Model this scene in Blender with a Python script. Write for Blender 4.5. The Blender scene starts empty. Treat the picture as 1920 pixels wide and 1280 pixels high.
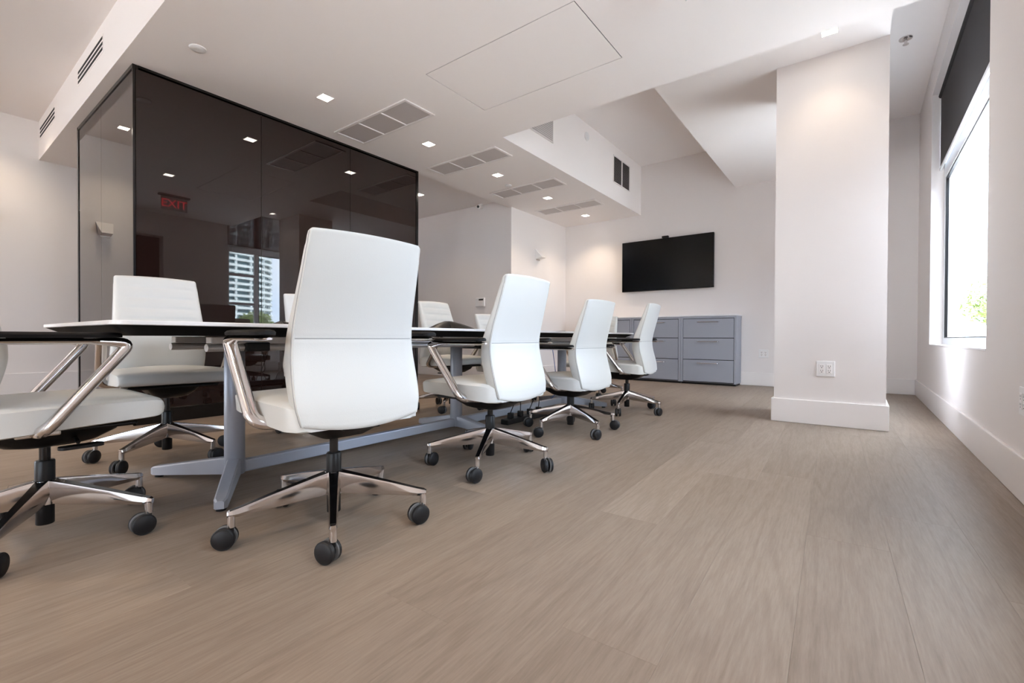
import bpy, bmesh, math, random
from mathutils import Vector, Matrix
random.seed(11)
PI = math.pi
SC = bpy.context.scene
COL = SC.collection

# ------------------------------------------------------------------ camera
cam_d = bpy.data.cameras.new('camera'); cam = bpy.data.objects.new('camera', cam_d); COL.objects.link(cam)
cam_d.sensor_width = 36.0; cam_d.lens = 36.0 * 864.14 / 1920; cam_d.clip_start = 0.03; cam_d.clip_end = 900
yaw, pitch, roll = [math.radians(v) for v in (37.0199, -0.51667, 0.23822)]
f0 = Vector((-math.sin(yaw), math.cos(yaw), 0)); r0 = Vector((math.cos(yaw), math.sin(yaw), 0)); u0 = Vector((0, 0, 1))
FW = f0 * math.cos(pitch) + u0 * math.sin(pitch); U2 = u0 * math.cos(pitch) - f0 * math.sin(pitch)
RT = r0 * math.cos(roll) + U2 * math.sin(roll); UP = U2 * math.cos(roll) - r0 * math.sin(roll)
M = Matrix.Identity(4)
for i in range(3):
    M[i][0], M[i][1], M[i][2] = RT[i], UP[i], -FW[i]
M[2][3] = 0.67
cam.matrix_world = M
SC.camera = cam

# ------------------------------------------------------------------ world and exposure
SC.view_settings.view_transform = 'Standard'; SC.view_settings.look = 'None'
SC.view_settings.gamma = 1.0; SC.view_settings.use_curve_mapping = False
SC.view_settings.exposure = 0.92
SKY = 11.0
SPOT_W = 23.0
try:
    SC.cycles.use_denoising = True
    SC.cycles.max_bounces = 10; SC.cycles.diffuse_bounces = 6; SC.cycles.glossy_bounces = 5
    SC.cycles.caustics_reflective = False; SC.cycles.caustics_refractive = False
    SC.cycles.sample_clamp_indirect = 6.0
except Exception:
    pass
w = bpy.data.worlds.new('sky'); SC.world = w; w.use_nodes = True
nt = w.node_tree; nt.nodes.clear()
o_ = nt.nodes.new('ShaderNodeOutputWorld'); bg = nt.nodes.new('ShaderNodeBackground')
tc = nt.nodes.new('ShaderNodeTexCoord'); nz = nt.nodes.new('ShaderNodeTexNoise'); rp = nt.nodes.new('ShaderNodeValToRGB')
nz.inputs['Scale'].default_value = 4.0; nz.inputs['Detail'].default_value = 6.0
rp.color_ramp.elements[0].position = 0.40; rp.color_ramp.elements[0].color = (0.50, 0.66, 0.92, 1)
rp.color_ramp.elements[1].position = 0.60; rp.color_ramp.elements[1].color = (1.0, 0.98, 0.95, 1)
nt.links.new(tc.outputs['Generated'], nz.inputs['Vector']); nt.links.new(nz.outputs['Fac'], rp.inputs['Fac'])
nt.links.new(rp.outputs['Color'], bg.inputs['Color']); nt.links.new(bg.outputs[0], o_.inputs[0])
bg.inputs['Strength'].default_value = SKY

sd = bpy.data.lights.new('sun', 'SUN'); sd.energy = 15.0; sd.angle = math.radians(0.6); sd.color = (1.0, 0.95, 0.88)
so = bpy.data.objects.new('sun', sd); COL.objects.link(so); so.rotation_euler = Vector((0.62, -0.42, -0.78)).to_track_quat('-Z', 'Z').to_euler()

def portal(name, c, size, normal):
    """daylight through one window opening (guides the sky's light through it)"""
    d = bpy.data.lights.new(name, 'AREA'); d.shape = 'RECTANGLE'; d.size, d.size_y = size
    d.cycles.is_portal = True
    o = bpy.data.objects.new(name, d); COL.objects.link(o); o.location = c
    o.rotation_euler = Vector(normal).to_track_quat('-Z', 'Z').to_euler()
portal('daylight_side_window', (0.80, 4.83, 1.83), (2.57, 2.45), (-1, 0, 0))
portal('daylight_added_rear_side_window', (0.80, -4.35, 1.6), (2.1, 2.6), (-1, 0, 0))
portal('daylight_added_near_side_window', (0.80, 1.125, 1.56), (0.95, 1.9), (-1, 0, 0))
portal('daylight_added_left_window', (-7.75, -4.4, 1.5), (2.4, 2.4), (1, 0, 0))
portal('daylight_added_rear_window', (-0.575, -8.25, 1.36), (1.35, 2.5), (0, 1, 0))

# ------------------------------------------------------------------ materials
def lin(c):
    return tuple(((v / 255) / 12.92 if v / 255 <= 0.04045 else ((v / 255 + 0.055) / 1.055) ** 2.4) for v in c) + (1,)
def mat(name, rgb, rough=0.5, metal=0.0, spec=0.5, bump=0.0, bscale=60.0, var=0.0, coat=0.0, emit=None, es=0.0, linear=False):
    m = bpy.data.materials.new(name); m.use_nodes = True
    t = m.node_tree; b = t.nodes['Principled BSDF']
    col = tuple(rgb) + (1,) if linear else lin(rgb)
    b.inputs['Base Color'].default_value = col
    b.inputs['Roughness'].default_value = rough; b.inputs['Metallic'].default_value = metal
    b.inputs['Specular IOR Level'].default_value = spec; b.inputs['Coat Weight'].default_value = coat
    if bump or var:
        c = t.nodes.new('ShaderNodeTexCoord'); n = t.nodes.new('ShaderNodeTexNoise')
        n.inputs['Scale'].default_value = bscale; n.inputs['Detail'].default_value = 3.0
        t.links.new(c.outputs['Object'], n.inputs['Vector'])
        if bump:
            bp = t.nodes.new('ShaderNodeBump'); bp.inputs['Strength'].default_value = bump; bp.inputs['Distance'].default_value = 0.002
            t.links.new(n.outputs['Fac'], bp.inputs['Height']); t.links.new(bp.outputs['Normal'], b.inputs['Normal'])
        if var:
            mx = t.nodes.new('ShaderNodeMixRGB'); mx.inputs['Color1'].default_value = tuple(v * (1 - var) for v in col[:3]) + (1,)
            mx.inputs['Color2'].default_value = tuple(min(1, v * (1 + var)) for v in col[:3]) + (1,)
            t.links.new(n.outputs['Fac'], mx.inputs['Fac']); t.links.new(mx.outputs['Color'], b.inputs['Base Color'])
    if emit:
        b.inputs['Emission Color'].default_value = tuple(emit) + (1,); b.inputs['Emission Strength'].default_value = es
    return m
WALL = mat('wall_paint', (0.80, 0.752, 0.73), 0.7, bump=0.06, bscale=180, linear=True, spec=0.25)
CEIL = mat('ceiling_paint', (0.90, 0.85, 0.825), 0.8, bump=0.04, bscale=180, linear=True, spec=0.2)
TRIM = mat('trim_paint', (0.82, 0.775, 0.755), 0.35, linear=True, bump=0.03, bscale=90)
LEATH = mat('white_leather', (0.63, 0.63, 0.61), 0.42, bump=0.12, bscale=260, linear=True)
SEAM = mat('leather_seam', (150, 150, 150), 0.6, bump=0.1)
CHROME = mat('polished_aluminium', (0.70, 0.67, 0.66), 0.13, metal=1.0, linear=True, bump=0.02, bscale=30)
SILVER = mat('silver_paint', (0.40, 0.42, 0.48), 0.46, metal=0.4, linear=True, bump=0.03, bscale=120)
ALU = mat('brushed_aluminium', (0.62, 0.60, 0.58), 0.27, metal=1.0, linear=True, bump=0.05, bscale=90)
BLACK = mat('black_plastic', (14, 13, 14), 0.40, spec=0.35, bump=0.08, bscale=200)
BLACKG = mat('black_gloss', (12, 11, 12), 0.18, var=0.1)
RUBBER = mat('wheel_rubber', (24, 23, 25), 0.5, spec=0.35, bump=0.1, bscale=150)
TREAD = mat('wheel_tread', (105, 105, 106), 0.5, bump=0.1)
LAMIN = mat('white_laminate', (0.80, 0.79, 0.80), 0.3, linear=True, var=0.02)
CABM = mat('grey_metal_paint', (0.31, 0.325, 0.37), 0.42, linear=True, bump=0.03, bscale=150)
GRILLE = mat('grille_metal', (0.54, 0.495, 0.48), 0.55, linear=True, bump=0.5, bscale=220)
DARK = mat('dark_void', (14, 12, 12), 0.8, var=0.1)
PADM = mat('arm_pad_urethane', (17, 16, 17), 0.5, spec=0.16, bump=0.05, bscale=200)
RAIL = mat('satin_aluminium', (0.66, 0.64, 0.63), 0.4, metal=0.45, linear=True, bump=0.03, bscale=90)
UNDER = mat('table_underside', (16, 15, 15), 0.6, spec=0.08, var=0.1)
TVB = mat('tv_screen', (4, 4, 5), 0.2, spec=0.3, var=0.05)
PLATE = mat('outlet_plastic', (0.80, 0.78, 0.77), 0.35, linear=True, var=0.02)
TINT = mat('tinted_glass', (0.014, 0.0068, 0.0058), 0.015, linear=True, spec=0.68, var=0.03)
FRAMEW = mat('window_frame_white', (0.80, 0.80, 0.81), 0.35, linear=True, var=0.02)
LENS = mat('lamp_lens', (255, 244, 230), 0.4, emit=(1.0, 0.90, 0.76), es=14.0, var=0.01)
LENSA = mat('amber_lens', (255, 214, 130), 0.4, emit=(1.0, 0.72, 0.30), es=8.0, var=0.01)
BROWN = mat('corridor_brown', (70, 52, 46), 0.6, var=0.1, bscale=5)
RED = mat('exit_red', (215, 40, 45), 0.4, emit=(0.9, 0.06, 0.07), es=1.6, var=0.02)
ACRY = mat('acrylic', (205, 205, 205), 0.2, var=0.02)
BLUEC = mat('blue_cable', (50, 95, 170), 0.5, var=0.1)
SENSE = mat('sensor_window', (35, 33, 34), 0.3, var=0.05)
TOWER = mat('tower_concrete', (0.70, 0.76, 0.76), 0.7, linear=True, var=0.08, bscale=0.3)
TOWERG = mat('tower_glass', (0.10, 0.17, 0.18), 0.15, linear=True, var=0.4, bscale=0.6)
LEAF = mat('tree_leaf', (0.13, 0.17, 0.035), 0.5, linear=True, var=0.5, bscale=3)
BARK = mat('tree_bark', (90, 72, 55), 0.8, bump=0.4, bscale=20)
PAVE = mat('pavement_concrete', (0.66, 0.64, 0.61), 0.8, linear=True, var=0.15, bscale=2)

def wood():
    m = bpy.data.materials.new('oak_plank'); m.use_nodes = True
    t = m.node_tree; N = t.nodes; L = t.links; b = N['Principled BSDF']
    c = N.new('ShaderNodeTexCoord'); oi = N.new('ShaderNodeObjectInfo')
    off = N.new('ShaderNodeVectorMath'); off.operation = 'SCALE'; off.inputs['Scale'].default_value = 37.0
    cmb = N.new('ShaderNodeCombineXYZ')
    L.new(oi.outputs['Random'], cmb.inputs['X']); L.new(oi.outputs['Random'], cmb.inputs['Y']); L.new(oi.outputs['Random'], cmb.inputs['Z'])
    L.new(cmb.outputs[0], off.inputs[0])
    ad = N.new('ShaderNodeVectorMath'); ad.operation = 'ADD'
    L.new(c.outputs['Object'], ad.inputs[0]); L.new(off.outputs[0], ad.inputs[1])
    mp = N.new('ShaderNodeMapping'); mp.inputs['Scale'].default_value = (1.0, 0.07, 1.0); L.new(ad.outputs[0], mp.inputs[0])
    warp = N.new('ShaderNodeTexNoise'); warp.inputs['Scale'].default_value = 7.0; warp.inputs['Detail'].default_value = 2.0; L.new(mp.outputs[0], warp.inputs['Vector'])
    fine = N.new('ShaderNodeTexNoise'); fine.inputs['Scale'].default_value = 150.0; fine.inputs['Detail'].default_value = 4.0; fine.inputs['Roughness'].default_value = 0.65
    L.new(mp.outputs[0], fine.inputs['Vector'])
    wv = N.new('ShaderNodeMath'); wv.operation = 'MULTIPLY'; wv.inputs[1].default_value = 55.0; L.new(warp.outputs['Fac'], wv.inputs[0])
    sn = N.new('ShaderNodeMath'); sn.operation = 'SINE'; L.new(wv.outputs[0], sn.inputs[0])
    r1 = N.new('ShaderNodeValToRGB'); L.new(fine.outputs['Fac'], r1.inputs['Fac'])
    r1.color_ramp.elements[0].position = 0.28; r1.color_ramp.elements[0].color = (0.245, 0.188, 0.145, 1)
    r1.color_ramp.elements[1].position = 0.68; r1.color_ramp.elements[1].color = (0.310, 0.245, 0.194, 1)
    mx = N.new('ShaderNodeMixRGB'); mx.blend_type = 'MULTIPLY'; mx.inputs['Fac'].default_value = 1.0
    r2 = N.new('ShaderNodeValToRGB'); mr = N.new('ShaderNodeMapRange'); mr.inputs['From Min'].default_value = -1
    L.new(sn.outputs[0], mr.inputs['Value']); L.new(mr.outputs[0], r2.inputs['Fac'])
    r2.color_ramp.elements[0].color = (0.91, 0.90, 0.89, 1); r2.color_ramp.elements[1].color = (1, 1, 1, 1)
    r2.color_ramp.elements[1].position = 0.5
    L.new(r1.outputs['Color'], mx.inputs['Color1']); L.new(r2.outputs['Color'], mx.inputs['Color2'])
    m2 = N.new('ShaderNodeMixRGB'); m2.blend_type = 'MULTIPLY'; m2.inputs['Fac'].default_value = 1.0
    r3 = N.new('ShaderNodeValToRGB'); L.new(oi.outputs['Random'], r3.inputs['Fac'])
    r3.color_ramp.elements[0].color = (0.84, 0.825, 0.81, 1); r3.color_ramp.elements[1].color = (1.0, 1.0, 1.0, 1)
    L.new(mx.outputs[0], m2.inputs['Color1']); L.new(r3.outputs['Color'], m2.inputs['Color2'])
    L.new(m2.outputs[0], b.inputs['Base Color'])
    b.inputs['Roughness'].default_value = 0.46; b.inputs['Specular IOR Level'].default_value = 0.22
    bp = N.new('ShaderNodeBump'); bp.inputs['Strength'].default_value = 0.15; bp.inputs['Distance'].default_value = 0.001
    L.new(fine.outputs['Fac'], bp.inputs['Height']); L.new(bp.outputs['Normal'], b.inputs['Normal'])
    return m
WOOD = wood()

def pane_mat():
    m = bpy.data.materials.new('window_glass'); m.use_nodes = True; t = m.node_tree; t.nodes.clear()
    o = t.nodes.new('ShaderNodeOutputMaterial'); a = t.nodes.new('ShaderNodeBsdfTransparent'); g = t.nodes.new('ShaderNodeBsdfGlossy')
    a.inputs[0].default_value = (0.93, 0.96, 0.97, 1); g.inputs['Roughness'].default_value = 0.01
    mx = t.nodes.new('ShaderNodeMixShader'); mx.inputs[0].default_value = 0.04
    t.links.new(a.outputs[0], mx.inputs[1]); t.links.new(g.outputs[0], mx.inputs[2]); t.links.new(mx.outputs[0], o.inputs[0])
    return m
PANE = pane_mat()
def blind_mat():
    m = bpy.data.materials.new('screen_fabric'); m.use_nodes = True; t = m.node_tree; b = t.nodes['Principled BSDF']
    b.inputs['Base Color'].default_value = lin((42, 38, 39)); b.inputs['Roughness'].default_value = 0.8
    o = t.nodes['Material Output']; a = t.nodes.new('ShaderNodeBsdfTransparent'); mx = t.nodes.new('ShaderNodeMixShader')
    n = t.nodes.new('ShaderNodeTexNoise'); n.inputs['Scale'].default_value = 400
    c = t.nodes.new('ShaderNodeTexCoord'); t.links.new(c.outputs['Object'], n.inputs['Vector'])
    bp = t.nodes.new('ShaderNodeBump'); bp.inputs['Strength'].default_value = 0.2; t.links.new(n.outputs['Fac'], bp.inputs['Height']); t.links.new(bp.outputs[0], b.inputs['Normal'])
    lw = t.nodes.new('ShaderNodeLayerWeight'); lw.inputs['Blend'].default_value = 0.5       # open weave: see-through face on, closed edge on
    p1 = t.nodes.new('ShaderNodeMath'); p1.operation = 'SUBTRACT'; p1.inputs[0].default_value = 1.0; t.links.new(lw.outputs['Facing'], p1.inputs[1])
    p2 = t.nodes.new('ShaderNodeMath'); p2.operation = 'POWER'; p2.inputs[1].default_value = 3.0; t.links.new(p1.outputs[0], p2.inputs[0])
    p3 = t.nodes.new('ShaderNodeMath'); p3.operation = 'MULTIPLY'; p3.inputs[1].default_value = 0.30; t.links.new(p2.outputs[0], p3.inputs[0])
    t.links.new(p3.outputs[0], mx.inputs[0])
    t.links.new(b.outputs[0], mx.inputs[1]); t.links.new(a.outputs[0], mx.inputs[2]); t.links.new(mx.outputs[0], o.inputs[0])
    return m
SCREEN = blind_mat()

# ------------------------------------------------------------------ mesh helpers
class MB:
    def __init__(s): s.v = []; s.f = []; s.m = []
    def add(s, v, f, k=0):
        b = len(s.v); s.v += [tuple(p) for p in v]
        for q in f: s.f.append(tuple(b + i for i in q)); s.m.append(k)
        return s
    def box(s, x0, x1, y0, y1, z0, z1, k=0):
        v = [(x0, y0, z0), (x1, y0, z0), (x1, y1, z0), (x0, y1, z0), (x0, y0, z1), (x1, y0, z1), (x1, y1, z1), (x0, y1, z1)]
        return s.add(v, [(3, 2, 1, 0), (4, 5, 6, 7), (0, 1, 5, 4), (1, 2, 6, 5), (2, 3, 7, 6), (3, 0, 4, 7)], k)
    def rbox(s, x0, x1, y0, y1, z0, z1, r=0.005, seg=2, k=0):
        bm = bmesh.new(); bmesh.ops.create_cube(bm, size=1.0)
        for q in bm.verts: q.co = Vector(((x0 + x1) / 2 + q.co.x * (x1 - x0), (y0 + y1) / 2 + q.co.y * (y1 - y0), (z0 + z1) / 2 + q.co.z * (z1 - z0)))
        bmesh.ops.bevel(bm, geom=list(bm.edges), offset=r, segments=seg, affect='EDGES', profile=0.5)
        bm.verts.index_update()
        s.add([q.co for q in bm.verts], [[a.index for a in f.verts] for f in bm.faces], k); bm.free(); return s
    def loft(s, rings, k=0, cap=True):
        n = len(rings[0]); v = [p for r in rings for p in r]; f = []
        for i in range(len(rings) - 1):
            for j in range(n):
                a = i * n + j; b = i * n + (j + 1) % n
                f.append((a, b, b + n, a + n))
        if cap: f.append(tuple(range(n))[::-1]); f.append(tuple(range((len(rings) - 1) * n, len(rings) * n)))
        return s.add(v, f, k)
    def cyl(s, c, r, z0, z1, n=20, r1=None, k=0):
        r1 = r if r1 is None else r1
        R = lambda q, z: [(c[0] + q * math.cos(2 * PI * i / n), c[1] + q * math.sin(2 * PI * i / n), z) for i in range(n)]
        return s.loft([R(r, z0), R(r1, z1)], k)
    def lathe(s, prof, n=24, c=(0, 0), k=0):
        return s.loft([[(c[0] + r * math.cos(2 * PI * i / n), c[1] + r * math.sin(2 * PI * i / n), z) for i in range(n)] for r, z in prof], k)
    def tube(s, pts, ra, rb=None, n=10, nrm=None, k=0, sc=None):
        """swept ellipse: ra along the carried normal, rb across it"""
        rb = ra if rb is None else rb
        P = [Vector(p) for p in pts]; rings = []; N = None
        for i, p in enumerate(P):
            t = (P[min(i + 1, len(P) - 1)] - P[max(i - 1, 0)]).normalized()
            if N is None:
                N = Vector(nrm) if nrm else (t.orthogonal())
            N = (N - t * N.dot(t)).normalized(); B = t.cross(N)
            fa, fb = sc(p) if sc else (1, 1)
            rings.append([p + N * (fa * ra * math.cos(2 * PI * j / n)) + B * (fb * rb * math.sin(2 * PI * j / n)) for j in range(n)])
        return s.loft(rings, k)
    def mesh(s, name, mats, smooth=None):
        me = bpy.data.meshes.new(name); me.from_pydata(s.v, [], s.f)
        for m in (mats if isinstance(mats, (list, tuple)) else [mats]): me.materials.append(m)
        if any(s.m): me.polygons.foreach_set('material_index', s.m)
        bm = bmesh.new(); bm.from_mesh(me); bmesh.ops.recalc_face_normals(bm, faces=bm.faces); bm.to_mesh(me); bm.free()
        if smooth is not None:
            me.polygons.foreach_set('use_smooth', [True] * len(me.polygons))
            try: me.set_sharp_from_angle(angle=math.radians(smooth))
            except Exception: pass
        me.update(); return me
    def obj(s, name, mats, parent=None, smooth=None, loc=None, rz=None):
        o = bpy.data.objects.new(name, s.mesh(name, mats, smooth)); COL.objects.link(o)
        if parent is not None: o.parent = parent
        if loc is not None: o.location = loc
        if rz is not None: o.rotation_euler = (0, 0, rz)
        return o
def fillet(pts, r, seg=6):
    """round the corners of a polyline"""
    P = [Vector(p) for p in pts]; out = [P[0]]
    for a, b, c in zip(P, P[1:], P[2:]):
        u = (a - b).normalized(); v = (c - b).normalized(); d = min(r, (a - b).length * .49, (c - b).length * .49)
        s, e = b + u * d, b + v * d
        for i in range(seg + 1):
            t = i / seg; out.append(s * (1 - t) ** 2 + b * 2 * t * (1 - t) + e * t * t)
    out.append(P[-1]); return out
def rrect(hx, hy, r, n=5):
    out = []
    for cx, cy, a0 in ((hx - r, hy - r, 0), (-hx + r, hy - r, PI / 2), (-hx + r, -hy + r, PI), (hx - r, -hy + r, 1.5 * PI)):
        for i in range(n + 1):
            a = a0 + PI / 2 * i / n; out.append((cx + r * math.cos(a), cy + r * math.sin(a)))
    return out
def struct(o): o['kind'] = 'structure'; return o
def tag(o, label, cat, group=None):
    o['label'] = label; o['category'] = cat
    if group: o['group'] = group
    return o
def thing(name, label, cat, loc=(0, 0, 0), rz=0.0, group=None):
    o = bpy.data.objects.new(name, None); COL.objects.link(o); o.location = loc; o.rotation_euler = (0, 0, rz)
    o.empty_display_size = 0.1
    return tag(o, label, cat, group)
def copy_tree(o, parent=None):
    c = o.copy(); COL.objects.link(c)
    if parent is not None: c.parent = parent
    for ch in list(o.children): copy_tree(ch, c)
    return c

# ------------------------------------------------------------------ room constants
XR, XL, YB, YF = 0.55, -7.52, 7.30, -8.0
XG, YG, GX0, GY1 = -4.29, 1.04, -6.045, 3.78
ZC, ZBEAM, ZREC, ZNI, ZALC, ZHI = 2.675, 2.86, 3.47, 3.345, 2.807, 3.11
YFAS, YE, XREC, XBM, XCOL, YALC = 0.96, 3.645, -2.875, -1.46, 0.157, 5.66
WY0, WY1, WZ0, WZ1 = 3.56, 6.12, 0.617, 3.06

# ------------------------------------------------------------------ structure: floor
fl = struct(MB().box(XL - 0.2, XR + 0.3, YF - 0.2, YB + 0.2, -0.10, -0.012).obj('floor', DARK))
PW, ang = 0.222, math.radians(2.2)
me_full = {}
def plank_mesh(L):
    key = round(L, 2)
    if key not in me_full:
        me_full[key] = MB().rbox(-PW / 2 + 0.0001, PW / 2 - 0.0001, 0.0001, L - 0.0001, -0.012, 0.0, 0.0003, 1).mesh('plank', WOOD)
    return me_full[key]
rng = random.Random(5)
ca, sa = math.cos(ang), math.sin(ang)
for i in range(-36, 8):
    x = -0.40 + i * PW
    y = -6.5 - rng.random() * 2.0
    while y < 8.2:
        L = rng.choice((1.5, 1.8, 2.1, 2.1, 2.4))
        wx, wy = x * ca - y * sa, x * sa + y * ca
        ex, ey = x * ca - (y + L) * sa, x * sa + (y + L) * ca
        if max(wy, ey) > YF and min(wy, ey) < YB and XL - 0.2 < (wx + ex) / 2 < XR + 0.2 and min(wy, ey) > YF - 2.2:
            o = bpy.data.objects.new('plank', plank_mesh(L)); COL.objects.link(o); o.parent = fl
            o.location = (wx, wy, 0); o.rotation_euler = (0, 0, ang)
        y += L

# ------------------------------------------------------------------ structure: ceiling
PX0, PX1, PY0, PY1, G = -2.66, -1.38, 2.43, 3.115, 0.007
T = 0.10
b = MB()
YA, YEE = YFAS + 0.08, YE - 0.08
for x0, x1, y0, y1 in ((XL, PX0 - G, YA, GY1 - 0.02), (PX1 + G, XR, YA, YEE), (PX0 - G, PX1 + G, YA, PY0 - G), (PX0 - G, PX1 + G, PY1 + G, YEE), (XG, XREC - 0.08, YEE, YB)):
    if x0 == XL:
        b.box(XL, XG, y0, GY1 - 0.02, ZC, ZC + T); b.box(XG, x1, y0, YEE, ZC, ZC + T)
    else: b.box(x0, x1, y0, y1, ZC, ZC + T)
b.box(XL, XG - 0.06, GY1 - 0.02, YALC, ZALC, ZALC + T)          # ceiling over the passage
b.box(XG - 0.06, XG, GY1 - 0.02, YALC, ZC, ZALC)
b.box(XBM, XCOL, YE, YB, ZBEAM, ZREC + 0.12)                    # beam
b.box(XREC, XBM, YE, YB, ZREC, ZREC + T)                 # raised recess
b.box(XCOL, XR, YE, YB, ZNI, ZNI + T)                    # raised strip by the window
b.box(XREC - 0.08, XREC, YEE, YB, ZC, ZREC + 0.05)               # recess side
b.box(XREC, XR, YE - 0.08, YE, ZC, ZREC + 0.05)                 # recess front riser
b.box(XL, XR, YFAS, YFAS + 0.08, ZC, ZHI + 0.1)                 # fascia
b.box(XL, XR, YF, YFAS, ZHI, ZHI + T)                    # high ceiling behind
ceil_o = struct(b.obj('ceiling', CEIL))
MB().box(PX0, PX1, PY0, PY1, ZC + 0.0005, ZC + 0.005).obj('access_panel', CEIL, ceil_o)
MB().box(PX0 - 0.05, PX1 + 0.05, PY0 - 0.05, PY1 + 0.05, ZC + 0.006, ZC + 0.012).obj('panel_gap_shade', DARK, ceil_o)  # dark sheet close behind the panel, painting the shade of its joint

# ------------------------------------------------------------------ structure: walls
H = 3.6; TH = 0.2
def wall_with_holes(axis, c, lo, hi, holes, t=TH):
    """wall slab lying in x=c (axis x) from lo to hi, with rectangular openings (a0,a1,z0,z1)"""
    m = MB(); cuts = sorted(holes); a = lo
    def put(a0, a1, z0, z1):
        if a1 - a0 < 1e-4 or z1 - z0 < 1e-4: return
        if axis == 'x': m.box(min(c, c + t), max(c, c + t), a0, a1, z0, z1)
        else: m.box(a0, a1, min(c, c + t), max(c, c + t), z0, z1)
    for a0, a1, z0, z1 in cuts:
        put(a, a0, -0.1, H); put(a0, a1, -0.1, z0); put(a0, a1, z1, H); a = a1
    put(a, hi, -0.1, H); return m
ADDED_SIDE_WIN = [(-5.4, -3.3, 0.3, 2.9), (0.65, 1.6, 0.617, 2.5)]
LOBBY = (1.75, 2.60, -0.1, 2.30)
struct(wall_with_holes('x', XR, YF - TH, YB + TH, [(WY0, WY1, WZ0, WZ1), LOBBY] + ADDED_SIDE_WIN).obj('wall_right', WALL))
struct(wall_with_holes('y', YB, XG, XR, []).obj('wall_back', WALL))
ADDED_LEFTW = (-5.6, -3.2, 0.3, 2.7)
struct(wall_with_holes('x', XL, YF - TH, YALC + TH, [ADDED_LEFTW], -TH).obj('wall_left', WALL))
ADDED_BACKW = [(-1.25, 0.1, 0.12, 2.6)]
struct(wall_with_holes('y', YF, XL, XR, ADDED_BACKW, -TH).obj('wall_front', WALL))
struct(MB().box(XL, XG - 0.2, YALC, YALC + 0.2, -0.1, H).obj('wall_passage', WALL))
struct(MB().box(XG - 0.2, XG, YALC + 0.0, YB, -0.1, H).obj('wall_sconce', WALL))
struct(MB().box(-0.556, XCOL, 4.30, 4.95, -0.01, ZBEAM).obj('column', WALL))

# baseboards
BH = 0.187
def bb(name, *a): struct(MB().rbox(*a, 0.004, 2).obj(name, TRIM))
bb('baseboard_right', XR - 0.016, XR, 2.60, YB, 0.0005, BH)
bb('baseboard_right_rear', XR - 0.016, XR, YF, 1.75, 0.0005, BH)
bb('baseboard_back', XG, XR - 0.016, YB - 0.016, YB, 0.0005, BH)
bb('baseboard_left', XL, XL + 0.018, YF, YALC, 0.0005, 0.245)
bb('baseboard_sconce', XG, XG + 0.016, YALC, YB, 0.0005, BH)
bb('baseboard_passage', XL, XG, YALC - 0.016, YALC, 0.0005, BH)
b = MB(); t = 0.018
b.rbox(-0.556 - t, XCOL + t, 4.30 - t, 4.30, 0.0005, BH, 0.004, 2); b.rbox(-0.556 - t, XCOL + t, 4.95, 4.95 + t, 0.0005, BH, 0.004, 2)
b.rbox(-0.556 - t, -0.556, 4.30, 4.95, 0.0005, BH, 0.004, 2); b.rbox(XCOL, XCOL + t, 4.30, 4.95, 0.0005, BH, 0.004, 2)
struct(b.obj('baseboard_column', TRIM))

# ------------------------------------------------------------------ structure: dark glass partition
gp = struct(bpy.data.objects.new('wall_glass', None)); COL.objects.link(gp)
ZG = ZC - 0.001; zt = ZG - 0.03; g = 0.0015
for x0, x1 in ((GX0 + 0.015, -5.2), (-5.2, XG - 0.012)):
    MB().rbox(x0 + g, x1 - g, YG, YG + 0.02, 0.004, zt, 0.001, 1).obj('glass_panel', TINT, gp)
for y0, y1 in ((YG + 0.012, 1.951), (1.951, 2.854), (2.854, 3.752)):
    MB().rbox(XG - 0.02, XG, y0 + g, y1 - g, 0.115, zt, 0.001, 1).obj('glass_panel', TINT, gp)
MB().rbox(GX0, GX0 + 0.02, YG, GY1, 0.004, zt, 0.001, 1).obj('glass_panel', TINT, gp)
MB().rbox(GX0, XG, GY1 - 0.02, GY1, 0.004, zt, 0.001, 1).obj('glass_panel', TINT, gp)
MB().rbox(XG - 0.02, XG + 0.004, YG - 0.004, 3.752, 0.002, 0.112, 0.002, 1).obj('bottom_rail', BLACKG, gp)
for x0, x1, y0, y1 in ((GX0 - 0.012, GX0 + 0.03, YG - 0.006, YG + 0.03), (XG - 0.022, XG + 0.004, YG - 0.004, YG + 0.012), (XG - 0.03, XG + 0.006, 3.752, GY1 + 0.006)):
    MB().rbox(x0, x1, y0, y1, 0.002, ZG, 0.002, 1).obj('post', BLACKG, gp)
MB().box(GX0, XG, YG - 0.006, YG + 0.03, zt, ZG).obj('top_rail', BLACKG, gp)
MB().box(XG - 0.03, XG + 0.003, YG + 0.03, GY1, zt + 0.012, ZG).obj('top_rail', BLACKG, gp)

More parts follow.
